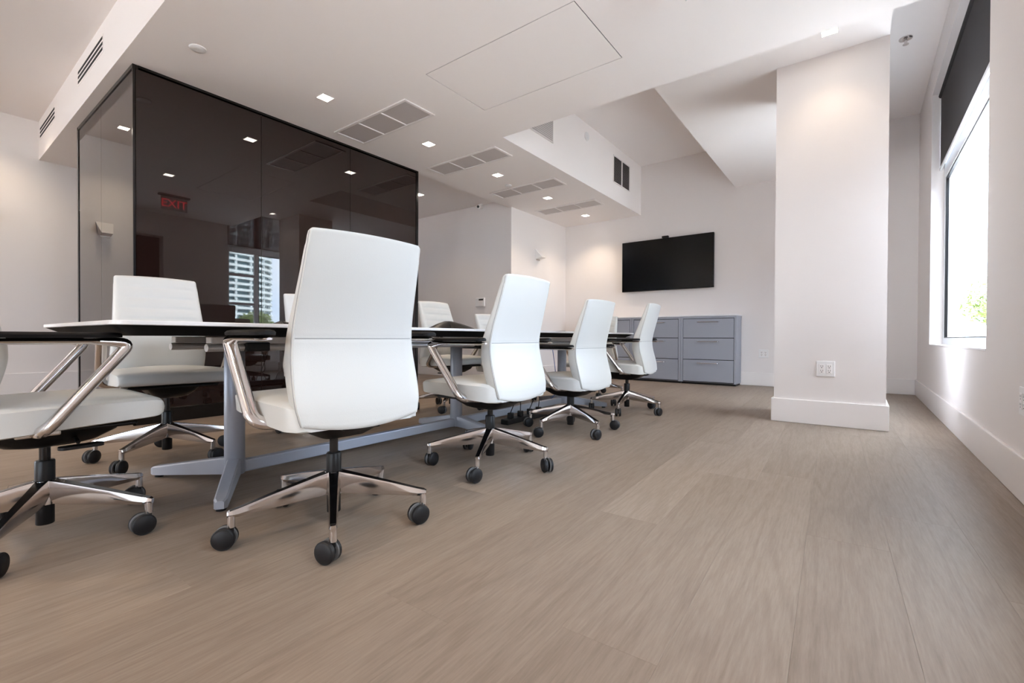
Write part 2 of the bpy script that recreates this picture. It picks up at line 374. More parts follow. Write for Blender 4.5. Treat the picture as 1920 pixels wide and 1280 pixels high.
# ------------------------------------------------------------------ structure: windows
def window(name, axis, c, a0, a1, z0, z1, bars_a=(), bars_z=(), sub=(), fw=0.065, gask=None):
    o = struct(bpy.data.objects.new(name, None)); COL.objects.link(o)
    d0, d1 = c, c + 0.06
    lo, hi = min(d0, d1), max(d0, d1)
    def bx(nm, p0, p1, q0, q1, m=FRAMEW, e=0.0):
        r = (lo - e, hi + e)
        return MB().rbox(*( (r[0], r[1], p0, p1) if axis == 'x' else (p0, p1, r[0], r[1])), q0, q1, 0.004, 2).obj(nm, m, o)
    bx('jamb', a0, a0 + fw, z0, z1); bx('jamb', a1 - fw, a1, z0, z1); bx('head', a0 + fw, a1 - fw, z1 - fw, z1); bx('bottom_rail', a0 + fw, a1 - fw, z0, z0 + fw)
    for v, wd in bars_a: bx('mullion', v, v + wd, z0 + fw, z1 - fw, e=-0.002)
    for v, wd in bars_z: bx('transom', a0 + fw, a1 - fw, v, v + wd, e=0.003)
    for p0, p1, v, wd in sub: bx('transom', p0, p1, v, v + wd, e=-0.006)
    m = (lo + hi) / 2
    P = (m - 0.003, m + 0.003)
    MB().box(*((P[0], P[1], a0 + 0.03, a1 - 0.03) if axis == 'x' else (a0 + 0.03, a1 - 0.03, P[0], P[1])), z0 + 0.03, z1 - 0.03).obj('pane', PANE, o)
    return o
w1 = window('window_1', 'x', 0.645, WY0, WY1, WZ0, WZ1, [(4.07, 0.07)], [(2.22, 0.13)], [(WY0 + 0.06, 4.07, 1.785, 0.05), (WY0 + 0.06, 4.07, 1.25, 0.05)])
for p0, p1, q0, q1 in ((6.04, 6.055, 0.68, 2.22), (4.14, 4.152, 0.68, 2.22), (4.152, 6.04, 2.206, 2.222), (4.152, 6.04, 0.68, 0.69)):
    MB().box(0.650, 0.672, p0, p1, q0, q1).obj('gasket', BLACK, w1)
MB().rbox(XR - 0.002, 0.70, WY0, WY1, WZ0 - 0.012, WZ0 + 0.003, 0.003, 1).obj('sill', TRIM, w1)
window('window_2', 'x', 0.645, 0.65, 1.6, 0.617, 2.5, [], [])  # unseen window, added and sized to light the chair backs
window('window_4', 'x', XL - 0.155, ADDED_LEFTW[0], ADDED_LEFTW[1], ADDED_LEFTW[2], ADDED_LEFTW[3], [(-4.43, 0.07)], [(2.1, 0.07)])  # unseen window, added to brighten the high ceiling and right wall
window('window_5', 'x', 0.645, -5.4, -3.3, 0.3, 2.9, [(-4.38, 0.07)], [(2.2, 0.07)])  # unseen window, added as fill for the left wall and high ceiling
for i, (a0, a1, z0, z1) in enumerate(ADDED_BACKW): window('window_%d' % (3 + i), 'y', YF - 0.155, a0, a1, z0, z1, [((a0 + a1) / 2, 0.07)], [(2.0, 0.07)])  # unseen rear window, added to light the column front

# ------------------------------------------------------------------ corridor beyond the right wall (seen mirrored in the dark glass)
b = MB(); b.box(0.75, 5.0, 1.55, 1.65, -0.1, 2.9); b.box(0.75, 5.0, 2.75, 2.85, -0.1, 2.9); b.box(5.0, 5.1, 1.55, 2.85, -0.1, 2.9); b.box(0.75, 5.1, 1.55, 2.85, 2.6, 2.9); b.box(0.75, 5.1, 1.55, 2.85, -0.1, 0.0)
struct(b.obj('wall_corridor', BROWN))
# ------------------------------------------------------------------ lamps
def downlight(x, y, z, label, spot=True, amber=False, grp='square ceiling downlights', yaw_=0.0, pw=1.0):
    t = thing('downlight', label, 'ceiling light', (x, y, z), yaw_, grp)
    s = 0.047; m = MB()
    for a in ((-s - .008, s + .008, -s - .008, -s), (-s - .008, s + .008, s, s + .008), (-s - .008, -s, -s, s), (s, s + .008, -s, s)): m.box(*a, -0.003, -0.0003)
    m.obj('trim_ring', TRIM, t)
    MB().rbox(-s, s, -s, s, -0.0025, -0.0005, 0.0005, 1).obj('lens', LENSA if amber else LENS, t)
    if spot:
        d = bpy.data.lights.new('lamp', 'SPOT'); d.energy = SPOT_W * pw; d.color = (1.0, 0.80, 0.58); d.spot_size = math.radians(118); d.spot_blend = 0.75; d.shadow_soft_size = 0.05
        o = bpy.data.objects.new('lamp', d); COL.objects.link(o); o.parent = t; o.location = (0, 0, -0.02)
    return t
desc = ['square ceiling downlight nearest the dark glass corner, before the first air grille', 'square ceiling downlight between the first and second air grilles', 'square ceiling downlight between the second and third air grilles', 'square ceiling downlight between the third and fourth air grilles', 'square ceiling downlight past the last air grille, near the back wall']
for (x, y), s in zip(((-3.6, 2.155), (-3.595, 3.315), (-3.592, 4.452), (-3.597, 5.609), (-3.61, 6.78)), desc): downlight(x, y, ZC, s)
downlight(-0.19, 3.99, ZBEAM, 'square downlight in the beam just in front of the white column', pw=0.24)
downlight(-1.69, 2.02, ZC, 'square ceiling downlight over the open floor beside the access panel')
downlight(-6.93, 0.49, ZHI, 'square downlight in the high ceiling close to the left wall sconce')
for x, xs in ((-5.6, 'left'), (-3.2, 'middle'), (-0.9, 'right')):
    for y, ys in ((-1.0, 'first'), (-3.2, 'second'), (-5.6, 'third')): downlight(x, y, ZHI, 'added unseen square downlight in the high ceiling behind the camera, %s row, %s from the camera' % (xs, ys), pw=2.3)  # unseen lamps added for warm light on the left wall
for x, y, q in ((1.6, 2.15, 'just inside its opening'), (3.3, 2.2, 'deep inside it')): downlight(x, y, 2.6, 'amber downlight in the dim side corridor, ' + q, amber=True, grp='amber corridor downlights', pw=0.15)
downlight(-5.3, 4.7, ZALC, 'added square downlight in the passage ceiling behind the dark glass', pw=0.6)  # lamp added to brighten the passage

def sconce(label, loc, rz):
    t = thing('wall_sconce', label, 'sconce', loc, rz)
    # wedge: tall triangle from the wall, seen side-on; local +x leaves the wall
    v = [(0, -.085, .085), (0, .085, .085), (.125, -.055, -.06), (.125, .055, -.06), (0, -.06, -.08), (0, .06, -.08)]
    MB().add(v, [(0, 2, 3, 1), (2, 4, 5, 3), (0, 4, 2), (1, 3, 5), (0, 1, 5, 4)]).obj('shade', PLATE, t)
    MB().rbox(0.0, .012, -.05, .05, -.10, .06, .003, 1).obj('back_plate', ALU, t)
sconce('white wedge wall sconce near the back corner of the room', (XG, 6.39, 2.05), 0)
sconce('white wedge wall sconce on the left wall beside the dark glass front', (XL, 0.545, 1.99), 0)

# exit signs
def exit_sign(label, loc, rz):
    t = thing('exit_sign', label, 'exit sign', loc, rz)
    MB().rbox(-.16, .16, -.004, .004, -.19, 0, .002, 1).obj('panel', ACRY, t)
    MB().rbox(-.19, .19, -.03, .03, 0, .026, .004, 1).obj('mount', ALU, t)
    for s in (1, -1):
        c = bpy.data.curves.new('letters', 'FONT'); c.body = 'EXIT'; c.size = .155; c.extrude = .002; c.align_x = 'CENTER'
        tmp = bpy.data.objects.new('letters', c); COL.objects.link(tmp)
        me = bpy.data.meshes.new_from_object(tmp); bpy.data.objects.remove(tmp); me.materials.clear(); me.materials.append(RED)
        o = bpy.data.objects.new('letters', me); COL.objects.link(o); o.parent = t
        # reads correctly through the clear panel, and so in the mirror too
        o.location = (0, 0.006 if s > 0 else -0.006, -.148); o.rotation_euler = (PI / 2, 0, 0)
exit_sign('red exit sign hanging from the lower ceiling', (-0.75, 2.36, ZC - 0.028), PI / 2)
exit_sign('red exit sign hanging in the side corridor', (2.3, 2.25, 2.57), PI / 2)

# ------------------------------------------------------------------ ceiling grilles
def ceil_grille(x0, x1, y0, y1, label):
    t = thing('air_grille', label, 'air vent', ((x0 + x1) / 2, (y0 + y1) / 2, ZC), 0, 'ceiling air grilles')
    hx, hy = (x1 - x0) / 2, (y1 - y0) / 2; e = 0.028; m = MB()
    for a in ((-hx, hx, -hy, -hy + e), (-hx, hx, hy - e, hy), (-hx, -hx + e, -hy + e, hy - e), (hx - e, hx, -hy + e, hy - e)): m.rbox(*a, -0.012, -0.0003, 0.003, 1)
    m.obj('frame', TRIM, t)
    w3 = (2 * hx - 2 * e) / 3
    for k in range(3):
        xa = -hx + e + k * w3
        mm = MB().rbox(xa + 0.006, xa + w3 - 0.006, -hy + e + .002, hy - e - .002, -0.006, -0.001, 0.001, 1)
        mm.obj('grille', GRILLE, t)
        if k: MB().rbox(xa - .007, xa + .007, -hy + e, hy - e, -0.013, -0.0005, 0.002, 1).obj('divider', TRIM, t)
ord_ = ['first', 'second', 'third', 'fourth']
for k, y0 in enumerate((2.56, 3.755, 4.93, 6.045)):
    ceil_grille(-4.125, -3.07, y0, y0 + (0.35 if k < 1 else 0.315), 'three-panel grey ceiling air grille, %s from the dark glass corner' % ord_[k])

def wall_grille(y0, y1, z0, z1, label, divs, m_back, m_slat, pitch):
    t = thing('wall_vent', label, 'air vent', (XREC, (y0 + y1) / 2, (z0 + z1) / 2), 0)
    hy, hz = (y1 - y0) / 2, (z1 - z0) / 2; e = .012; m = MB()
    for a in ((-hy, hy, -hz, -hz + e), (-hy, hy, hz - e, hz), (-hy, -hy + e, -hz, hz), (hy - e, hy, -hz, hz)): m.box(0, .010, *a)
    m.obj('frame', TRIM, t); MB().box(.0003, .001, -hy + e, hy - e, -hz + e, hz - e).obj('backing', m_back, t)
    for k in range(divs): MB().box(0.001, .012, -.012, .012, -hz + e, hz - e).obj('divider', TRIM, t)
    m = MB(); z = -hz + e
    while z < hz - e - .004:
        m.add([(.001, -hy + e, z + pitch * .55), (.001, hy - e, z + pitch * .55), (.009, hy - e, z), (.009, -hy + e, z)], [(0, 1, 2, 3), (3, 2, 1, 0)][:1]); z += pitch
    s = m.obj('slats', m_slat, t); s['kind'] = 'stuff'
wall_grille(6.23, 6.82, 2.93, 3.325, 'dark louvred vent on the recess side near the back wall', 1, DARK, GRILLE, .02)
wall_grille(3.95, 4.585, 2.93, 3.25, 'pale louvred vent on the recess side half hidden by the front ceiling', 0, GRILLE, TRIM, .022)
for k, (x0, x1) in enumerate(((-5.553, -4.733), (-7.40, -6.593))):
    t = thing('slot_vent', ('three-slot vent in the fascia, nearer the dark glass corner', 'three-slot vent in the fascia, nearer the left wall')[k], 'air vent', ((x0 + x1) / 2, YFAS, 2.95))
    hx = (x1 - x0) / 2
    MB().box(-hx - .015, hx + .015, -.003, -.0002, -.07, .07).obj('frame', CEIL, t)
    for z in (-.042, 0, .042): MB().box(-hx, hx, -.0045, -.003, z - .011, z + .011).obj('slot', DARK, t)

def disc(name, label, cat, loc, prof, rot, m=PLATE):
    o = MB().lathe(prof, 24).obj(name, m, None, 40, loc); o.rotation_euler = rot; return tag(o, label, cat)
disc('smoke_detector', 'round white ceiling cover plate above the dark glass front corner', 'detector', (-3.70, 1.255, ZC), [(.052, -.0003), (.052, -.006), (.046, -.010), (.012, -.012)], (0, 0, 0))
disc('smoke_detector', 'small round ceiling sensor beside the third air grille', 'detector', (-3.715, 4.83, ZC), [(.045, -.0003), (.045, -.012), (.035, -.02), (.012, -.022)], (0, 0, 0))
disc('smoke_detector', 'round white cover disc on the recess side between its two vents', 'detector', (XREC, 5.41, 3.30), [(.055, .0003), (.055, .010), (.048, .018), (.01, .02)], (0, PI / 2, 0))
sp = thing('sprinkler', 'chrome fire sprinkler head on the raised ceiling by the window', 'sprinkler', (0.305, 5.40, ZNI))
MB().lathe([(.05, -.0003), (.048, -.006), (.03, -.012), (.014, -.014)], 24).obj('escutcheon', CHROME, sp, 40)
MB().cyl((0, 0), .011, -.05, -.012, 12).cyl((0, 0), .022, -.056, -.05, 12).obj('head', CHROME, sp, 40)

# security camera, keypad, outlets
t = thing('security_camera', 'small white security camera in the passage wall corner', 'camera', (-4.87, YALC, 2.80))
MB().cyl((0, -.045), .03, -.02, .006, 16).obj('mount', PLATE, t, 40)
o = MB().lathe([(.01, -.075), (.03, -.07), (.032, .05), (.025, .055), (.005, .055)], 16).obj('body', PLATE, t, 40, (0, -.07, -.045)); o.rotation_euler = (math.radians(100), 0, 0.4)
o = MB().lathe([(.02, 0.0), (.02, .006), (.003, .007)], 16).obj('lens', BLACKG, t, 40, (.01, -.125, -.055)); o.rotation_euler = (math.radians(100), 0, 0.4)
t = thing('keypad', 'white alarm keypad with a dark display on the passage wall', 'keypad', (-4.905, YALC, 1.235))
MB().rbox(-.095, .095, -.028, 0, -.07, .07, .008, 2).obj('body', PLATE, t)
MB().rbox(-.02, .075, -.030, -.027, .028, .052, .001, 1).obj('display', SENSE, t)
MB().rbox(-.03, .06, -.031, -.027, -.055, .012, .002, 1).obj('flap', TRIM, t)

def outlet(label, loc, rz, hw=.060, hh=.060):
    t = thing('wall_outlet', label, 'outlet', loc, rz)            # local +y leaves the wall
    MB().rbox(-hw, hw, 0, .007, -hh, hh, .003, 2).obj('plate', PLATE, t)
    for sx in (-1, 1):
        MB().rbox(sx * .024 - .0165, sx * .024 + .0165, .006, .0095, -.034, .034, .0012, 1).obj('receptacle', TRIM, t)
        m = MB()
        for sz in (-.017, .017):
            for dx in (-.007, .006): m.box(sx * .024 + dx - .0014, sx * .024 + dx + .0014, .0088, .0099, sz - .001, sz + .009)
            m.box(sx * .024 - .003, sx * .024 + .003, .0088, .0099, sz - .011, sz - .005)
        m.obj('slots', SENSE, t)['kind'] = 'stuff'
outlet('white double outlet low on the white column', (-.208, 4.30, .437), PI)
outlet('white double outlet on the back wall right of the grey cabinets', (-1.075, YB, .455), PI)
outlet('white double outlet low on the right wall nearest the camera', (XR, 2.80, .412), PI / 2)

# ------------------------------------------------------------------ television, webcam
t = thing('television', 'large black flat television mounted on the back wall', 'television', (-2.442, YB, 1.83))
MB().rbox(-.717, .717, -.085, -.045, -.407, .407, .006, 2).obj('housing', BLACK, t)
MB().rbox(-.708, .708, -.0865, -.084, -.398, .400, .001, 1).obj('screen', TVB, t)
MB().rbox(-.25, .25, -.046, -.0005, -.2, .2, .004, 1).obj('wall_bracket', BLACK, t)
t = thing('webcam', 'small black webcam on top of the television', 'webcam', (-2.445, YB - .07, 2.237))
MB().rbox(-.05, .05, -.03, .02, 0.001, .032, .006, 2).obj('body', BLACK, t)
o = MB().lathe([(.010, 0), (.010, .004), (.002, .005)], 14).obj('lens', BLACKG, t, 40, (0, -.03, .017)); o.rotation_euler = (PI / 2, 0, 0)

# ------------------------------------------------------------------ file cabinets
CF = 6.955
names = ['grey three-drawer file cabinet at the free end, nearest the column', 'grey three-drawer file cabinet in the middle of the row', 'grey three-drawer file cabinet at the far end behind the chairs']
for k, (x0, x1) in enumerate(((-2.116, -1.358), (-2.876, -2.118), (-3.636, -2.878))):
    t = thing('file_cabinet', names[k], 'cabinet', ((x0 + x1) / 2, CF, 0), 0, 'grey lateral file cabinets')
    hx = (x1 - x0) / 2 - .0005; D = YB - .018 - CF
    m = MB(); m.rbox(-hx, hx, .022, D, .028, .985, .003, 1)
    m.rbox(-hx, -hx + .03, 0, .03, .028, .985, .002, 1); m.rbox(hx - .03, hx, 0, .03, .028, .985, .002, 1); m.rbox(-hx + .03, hx - .03, 0, .03, .955, .985, .002, 1)
    m.obj('body', CABM, t)
    MB().box(-hx + .01, hx - .01, .03, D - .01, .0005, .028).obj('plinth', BLACK, t)
    MB().box(-hx + .031, hx - .031, .0185, .0215, .035, .955).obj('recess', DARK, t)  # black plate standing in for the shade in the drawer gaps
    for z0, z1 in ((.045, .355), (.364, .667), (.676, .948)):
        d = MB().rbox(-hx + .036, hx - .036, .002, .018, z0, z1, .002, 1).obj('drawer', CABM, t)
        zc = z1 - .045
        MB().tube(fillet([(-.15, .003, zc), (-.14, -.028, zc), (.14, -.028, zc), (.15, .003, zc)], .02, 4), .0055, .0055, 8).obj('handle', CHROME, d, 40)
wt = MB().rbox(-3.64, -1.352, CF - .006, YB - .001, .9855, 1.005, .008, 3).obj('counter_top', LAMIN)
tag(wt, 'thin white rounded worktop lying along the grey file cabinets', 'worktop')

# ------------------------------------------------------------------ roller blind
t = thing('roller_blind', 'dark charcoal roller blind half lowered in the window', 'blind', (0.615, (WY0 + WY1) / 2, 3.0))
hy = (WY1 - WY0) / 2 - .012; z0 = 2.335 - 3.0
MB().box(-.001, .001, -hy, hy, z0, .03).obj('fabric', SCREEN, t)
o = MB().lathe([(.022, -hy), (.022, hy)], 16).obj('roller', SCREEN, t, 40, (.002, 0, .034)); o.rotation_euler = (PI / 2, 0, 0)
MB().rbox(-.008, .008, -hy, hy, z0 - .03, z0, .004, 2).obj('bottom_bar', FRAMEW, t)
m = MB(); z = .02
while z > -1.35:
    for yy in (-hy + .05, -hy + .075): m.lathe([(.0006, z - .0035), (.0035, z), (.0006, z + .0035)], 5, (-.012, yy))
    z -= .011
m.tube([(-.012, -hy + .05, .02), (-.012, -hy + .05, -1.35), (-.012, -hy + .0625, -1.365), (-.012, -hy + .075, -1.35), (-.012, -hy + .075, .02)], .001, .001, 4)
m.obj('bead_chain', ALU, t)

# ------------------------------------------------------------------ conference table
TX, TW, TY0, TY1, TZ = -2.31, 1.12, 0.372, 4.32, 0.717
t = thing('conference_table', 'long white-topped conference table with black knife edge and silver legs', 'table', (TX, 0, 0))
hl = (TY1 - TY0) / 2; yc = (TY0 + TY1) / 2
def ring(ins, z, r=.05): return [(x, y + yc, z) for x, y in rrect(TW / 2 - ins, hl - ins, max(.012, r - ins * .4), 6)]
MB().loft([ring(.003, TZ - .014), ring(0, TZ - .012), ring(0, TZ - .002), ring(.002, TZ)]).obj('tabletop', LAMIN, t)
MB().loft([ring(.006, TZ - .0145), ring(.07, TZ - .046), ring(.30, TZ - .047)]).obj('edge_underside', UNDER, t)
for s in (-1, 1):
    MB().rbox(s * .20 - .028, s * .20 + .028, TY0 + .38, TY1 - .38, .638, .668, .003, 1).obj('rail', RAIL, t)
    MB().tube([(s * .205, TY0 + .37, .622), (s * .205, TY1 - .37, .622)], .021, .016, 16, (1, 0, 0)).obj('tube_rail', RAIL, t, 40)
for y in (.93, 2.40, 3.87):
    lg = MB().lathe([(.040, .034), (.0425, .038), (.0425, .60), (.040, .603)], 28).obj('leg', SILVER, t, 40, (0, y, 0))
    MB().rbox(-.24, .24, -.05, .05, .605, .644, .006, 2).obj('bracket', BLACK, lg)
    for s in (-1, 1):
        for sy in ((-1,) if y < 1 else (1,) if y > 3.5 else (-1, 1)) if False else (-1, 1):
            if y < 1 and sy > 0: continue
            if y > 3.5 and sy < 0: continue
            if abs(y - 2.4) < .1 and sy > 0: continue
            if abs(y - 2.4) < .1: sy = 0
            u = Vector((s * .37, sy * .20, 0)); L = u.length; u /= L; n = Vector((-u.y, u.x, 0)); R = []
            for d, hw, za, zb in ((.0, .028, .035, .112), (.06, .027, .034, .108), (L - .05, .024, .014, .058), (L - .008, .023, .012, .052), (L + .012, .014, .014, .045)):
                c = u * d; R.append([c + n * hw + Vector((0, 0, za)), c + n * hw + Vector((0, 0, zb - .006)), c + n * (hw - .006) + Vector((0, 0, zb)), c - n * (hw - .006) + Vector((0, 0, zb)), c - n * hw + Vector((0, 0, zb - .006)), c - n * hw + Vector((0, 0, za))])
            ft = MB().loft(R).obj('foot', SILVER, lg)
            c = u * (L - .02); MB().cyl((c.x, c.y), .018, .0005, .0125, 12).obj('glide', BLACK, lg)
for y0, y1 in ((.965, 2.365), (2.435, 3.835)):
    MB().rbox(-.022, .022, y0, y1, .036, .092, .006, 2).obj('stretcher', SILVER, t)
MB().rbox(-.16, .16, 2.55, 3.3, .585, .602, .004, 1).obj('cable_tray', BLACK, t)

# ------------------------------------------------------------------ chair
def build_chair():
    t = thing('office_chair', '', 'chair')
    # --- upper body (moved as one by dz, see place)
    lev = [(.392, -.214, .040, .385), (.40, -.219, .048, .408), (.43, -.219, .060, .430), (.50, -.206, .071, .440), (.58, -.184, .076, .438), (.66, -.168, .072, .428), (.72, -.175, .062, .420), (.80, -.197, .052, .411), (.90, -.226, .042, .398), (.985, -.250, .034, .390), (1.0, -.254, .028, .385), (1.006, -.253, .016, .372)]
    def lerp(z):
        for a, b_ in zip(lev, lev[1:]):
            if z <= b_[0]:
                u = (z - a[0]) / (b_[0] - a[0]); return [a[i] + (b_[i] - a[i]) * u for i in range(1, 4)]
        return lev[-1][1:]
    def smooth(z):
        ps = [lerp(min(1.006, max(.392, z + d))) for d in (-.045, -.03, -.015, 0, .015, .03, .045)]
        q = [sum(p[i] for p in ps) / 7 for i in range(3)]
        e = lerp(z); k = min(1, (z - .392) / .05, (1.006 - z) / .04); k = max(0, k)
        return [e[i] * (1 - k) + q[i] * k for i in range(3)]
    zs = [.392, .395, .40, .41] + [.42 + i * .0085 for i in range(66)] + [.985, .992, .998, 1.003, 1.006]
    zs = sorted(set(round(z, 4) for z in zs)); R = []
    ribs = (.945, .885, .825, .765, .705)
    for z in zs:
        xr, th, wd = smooth(z); ring_ = []
        rf, rr = min(th * .48, .024), min(th * .3, .006)
        gr = sum(.0065 * math.exp(-((z - q) / .0075) ** 2) for q in ribs)
        gs = .0025 * math.exp(-((z - .682) / .004) ** 2)
        hw = wd / 2; pts = []
        n1 = 12
        for i in range(n1 + 1):                                         # rear face, -y to +y
            y = -hw + rr + (wd - 2 * rr) * i / n1; pts.append((xr - .012 * (1 - (y / hw) ** 2) * .6 + gs, y))
        for i in range(1, 4): a = PI / 2 * i / 3; pts.append((xr + rr - rr * math.cos(a), hw - rr + rr * math.sin(a)))
        for i in range(1, 6): a = PI / 2 * i / 5; pts.append((xr + th - rf + rf * math.sin(a), hw - rf + rf * math.cos(a)))
        for i in range(1, n1):
            y = hw - rf - (wd - 2 * rf) * i / n1; edge = min(1, (hw - abs(y)) / .05)
            pts.append((xr + th - gr * min(1, max(0, (hw - .03 - abs(y)) / .02)) + .010 * (1 - (y / hw) ** 2), y))
        for i in range(0, 6): a = PI / 2 * i / 5; pts.append((xr + th - rf + rf * math.cos(a), -hw + rf - rf * math.sin(a)))
        for i in range(0, 3): a = PI / 2 * i / 3; pts.append((xr + rr - rr * math.sin(a), -hw + rr - rr * math.cos(a)))
        low = max(0, 1 - (z - .392) / .30) ** 3
        hi_ = max(0, (z - .9) / .106)
        R.append([(x, y, z + .022 * low * (y / hw) ** 2 + .006 * hi_ * (1 - (y / hw) ** 2)) for x, y in pts])
    bk = MB().loft(R).obj('backrest', LEATH, t, 50)
    for s in (-1, 1):
        P = []
        for z in zs[2:-2:2]:
            xr, th, wd = smooth(z); P.append((xr + .001, s * (wd / 2 - .003), z + .020 * max(0, 1 - (z - .392) / .30) ** 3))
        MB().tube(P, .0021, .0021, 6).obj('piping', SEAM if False else LEATH, bk, 60)
        P2 = [(x + .006, y + s * .0032, z) for x, y, z in P]
        MB().tube(P2, .0013, .0013, 5).obj('seam', SEAM, bk, 60)
    xr, th, wd = smooth(.682)
    MB().tube([(xr - .012 * (1 - (y / (wd / 2)) ** 2) * .6 + .001, y, .682) for y in [(-1 + i / 8) * (wd / 2 - .008) for i in range(17)]], .0014, .0014, 5).obj('seam', SEAM, bk, 60)
    # --- seat
    R = []
    secs = [(-.215, .19, .400, .462), (-.20, .215, .397, .476), (-.16, .236, .397, .482), (-.08, .247, .403, .485), (0, .25, .409, .487), (.10, .25, .414, .488), (.20, .249, .418, .487), (.238, .247, .420, .486), (.252, .244, .423, .483), (.261, .239, .430, .475), (.265, .234, .440, .462)]
    for x, hw, zb, zt_ in secs:
        ring_ = []; n = 28; r = .007
        for i in range(n + 1):
            y = -hw + 2 * hw * i / n; e = min(1, (hw - abs(y)) / .012)
            dome = .018 * (1 - (abs(y) / hw) ** 2.2) * min(1, max(.15, (.27 - x) / .14))
            ring_.append((x, y, zt_ - r * (1 - e) ** 2 + dome))
        for i in range(n + 1):
            y = hw - 2 * hw * i / n; e = min(1, (hw - abs(y)) / .015); ring_.append((x, y * .985, zb + r * .7 * (1 - e) ** 2))
        R.append(ring_)
    st = MB().loft(R).obj('seat', LEATH, t, 45)
    MB().rbox(-.19, .20, -.20, .20, .396, .412, .006, 1).obj('seat_pan', BLACK, t)
    # --- mechanism
    R = []
    for z, x0, x1, hy_ in ((.335, -.06, .08, .055), (.345, -.10, .12, .075), (.375, -.15, .17, .10), (.396, -.17, .18, .115)):
        R.append([(x + (x0 + x1) / 2, y, z) for x, y in rrect((x1 - x0) / 2, hy_, .03, 4)])
    MB().loft(R).obj('mechanism', BLACK, t, 40)
    MB().tube(fillet([(-.12, 0, .385), (-.20, 0, .385), (-.205, 0, .46)], .03, 4), .06, .010, 10, (0, 1, 0)).obj('back_bracket', BLACK, t, 40)
    m = MB().tube([(.06, -.08, .36), (.06, -.13, .35)], .006, .006, 8)
    m.loft([[(.06 + x, -.175 + y, z) for x, y in rrect(.055, .022, .018, 4)] for z in (.340, .349)]); m.obj('lever', BLACK, t, 40)
    # --- armrests
    for s in (-1, 1):
        def arm_sc(p):
            if p.z > .66:
                u = min(1, max(0, (p.x + .20) / .05)); v = min(1, max(0, (p.x - .06) / .08))
                return (.35 + .65 * math.sqrt(u), (.55 + .45 * v) * (.4 + .6 * math.sqrt(u)))
            return (1, 1)
        pts = fillet([(-.205, s * .288, .681), (-.19, s * .288, .681), (-.17, s * .288, .681), (-.15, s * .288, .681), (.06, s * .288, .681), (.10, s * .288, .679), (.158, s * .288, .674), (-.035, s * .276, .418), (-.045, s * .16, .407)], .042, 7)
        a = MB().tube(pts, .0225, .0165, 14, (0, 1, 0), sc=arm_sc).obj('armrest', CHROME, t, 50)
        R = []
        for x, k in ((-.195, .4), (-.188, .75), (-.17, .97), (-.1, 1), (.05, 1), (.10, .95), (.125, .75), (.135, .45)):
            h = .030 * k; R.append([(x, s * .288 + y, .698 + z * (.5 + k / 2)) for y, z in ((-h, -.007), (h, -.007), (h + .001, .002), (h - .005, .008), (h * .4, .0105), (-h * .4, .0105), (-h + .005, .008), (-h - .001, .002))])
        MB().loft(R).obj('pad', PADM, a, 50)
        MB().rbox(-.09, .01, s * .175 - .028, s * .175 + .028, .392, .416, .005, 2).obj('arm_mount', ALU, t)
    # --- lift and base
    MB().cyl((0, 0), .0145, 0, .17, 20).obj('gas_lift', BLACKG, t, 40, (0, 0, .24))
    MB().lathe([(.022, .186), (.0255, .190), (.0255, .252), (.023, .256), (.015, .257)], 24).obj('collar', BLACK, t, 40)
    MB().lathe([(.028, .108), (.034, .112), (.036, .165), (.030, .189)], 24).obj('hub', CHROME, t, 40)
    MB().lathe([(.022, .044), (.0235, .046), (.0235, .112)], 20).obj('lift_tip', BLACK, t, 40)
    R = []; Rt = []
    for r, hw, zb, zm, zt_ in ((.018, .022, .114, .15, .190), (.06, .0185, .108, .142, .181), (.20, .0135, .101, .122, .148), (.30, .0115, .0965, .107, .123), (.322, .0115, .0965, .107, .1185), (.330, .007, .099, .107, .115)):
        R.append([(r, hw * .55, zb), (r, hw * 1.12, zm), (r, hw * .8, zt_), (r, -hw * .8, zt_), (r, -hw * 1.12, zm), (r, -hw * .55, zb)])
        if r < .325: Rt.append([(r, hw * .72, zt_ - .002), (r, hw * .72, zt_ + .0012), (r, -hw * .72, zt_ + .0012), (r, -hw * .72, zt_ - .002)])
    legm = MB().loft(R); legm.cyl((.318, 0), .0115, .066, .112, 14)
    lg = legm.obj('leg', CHROME, t, 35); MB().loft(Rt).obj('cover_strip', BLACKG, lg)
    cs = MB(); cs.cyl((0, 0), .008, .050, .068, 12); cs.rbox(-.005, .034, -.006, .006, .022, .058, .004, 2)
    ca_ = cs.obj('caster', BLACK, t, 40, (.318, 0, 0))
    pr = [(.004, -.011), (.020, -.011), (.0225, -.0095), (.032, -.0095), (.0342, -.007), (.0342, .003), (.0315, .006), (.0305, .0055), (.026, .0085), (.004, .0095)]
    wm = MB(); n = 26
    rings = [[(r * math.cos(2 * PI * i / n), z, r * math.sin(2 * PI * i / n)) for i in range(n)] for r, z in pr]
    wm.loft(rings); nf = len(wm.f)
    wm.m = [1 if n * 2 <= i < n * 4 else 0 for i in range(nf)]
    wme = wm.mesh('wheel', [RUBBER, TREAD], 35)
    for s in (1, -1):
        o = bpy.data.objects.new('wheel', wme); COL.objects.link(o); o.parent = ca_
        o.location = (.018, s * .0165, .0345); o.scale = (1, s, 1)
    for k in range(1, 5):
        l2 = copy_tree(lg, t); c2 = copy_tree(ca_, t)
    return t
UPPER = ('backrest', 'seat', 'mechanism', 'back_bracket', 'lever', 'armrest', 'arm_mount', 'seat_pan')
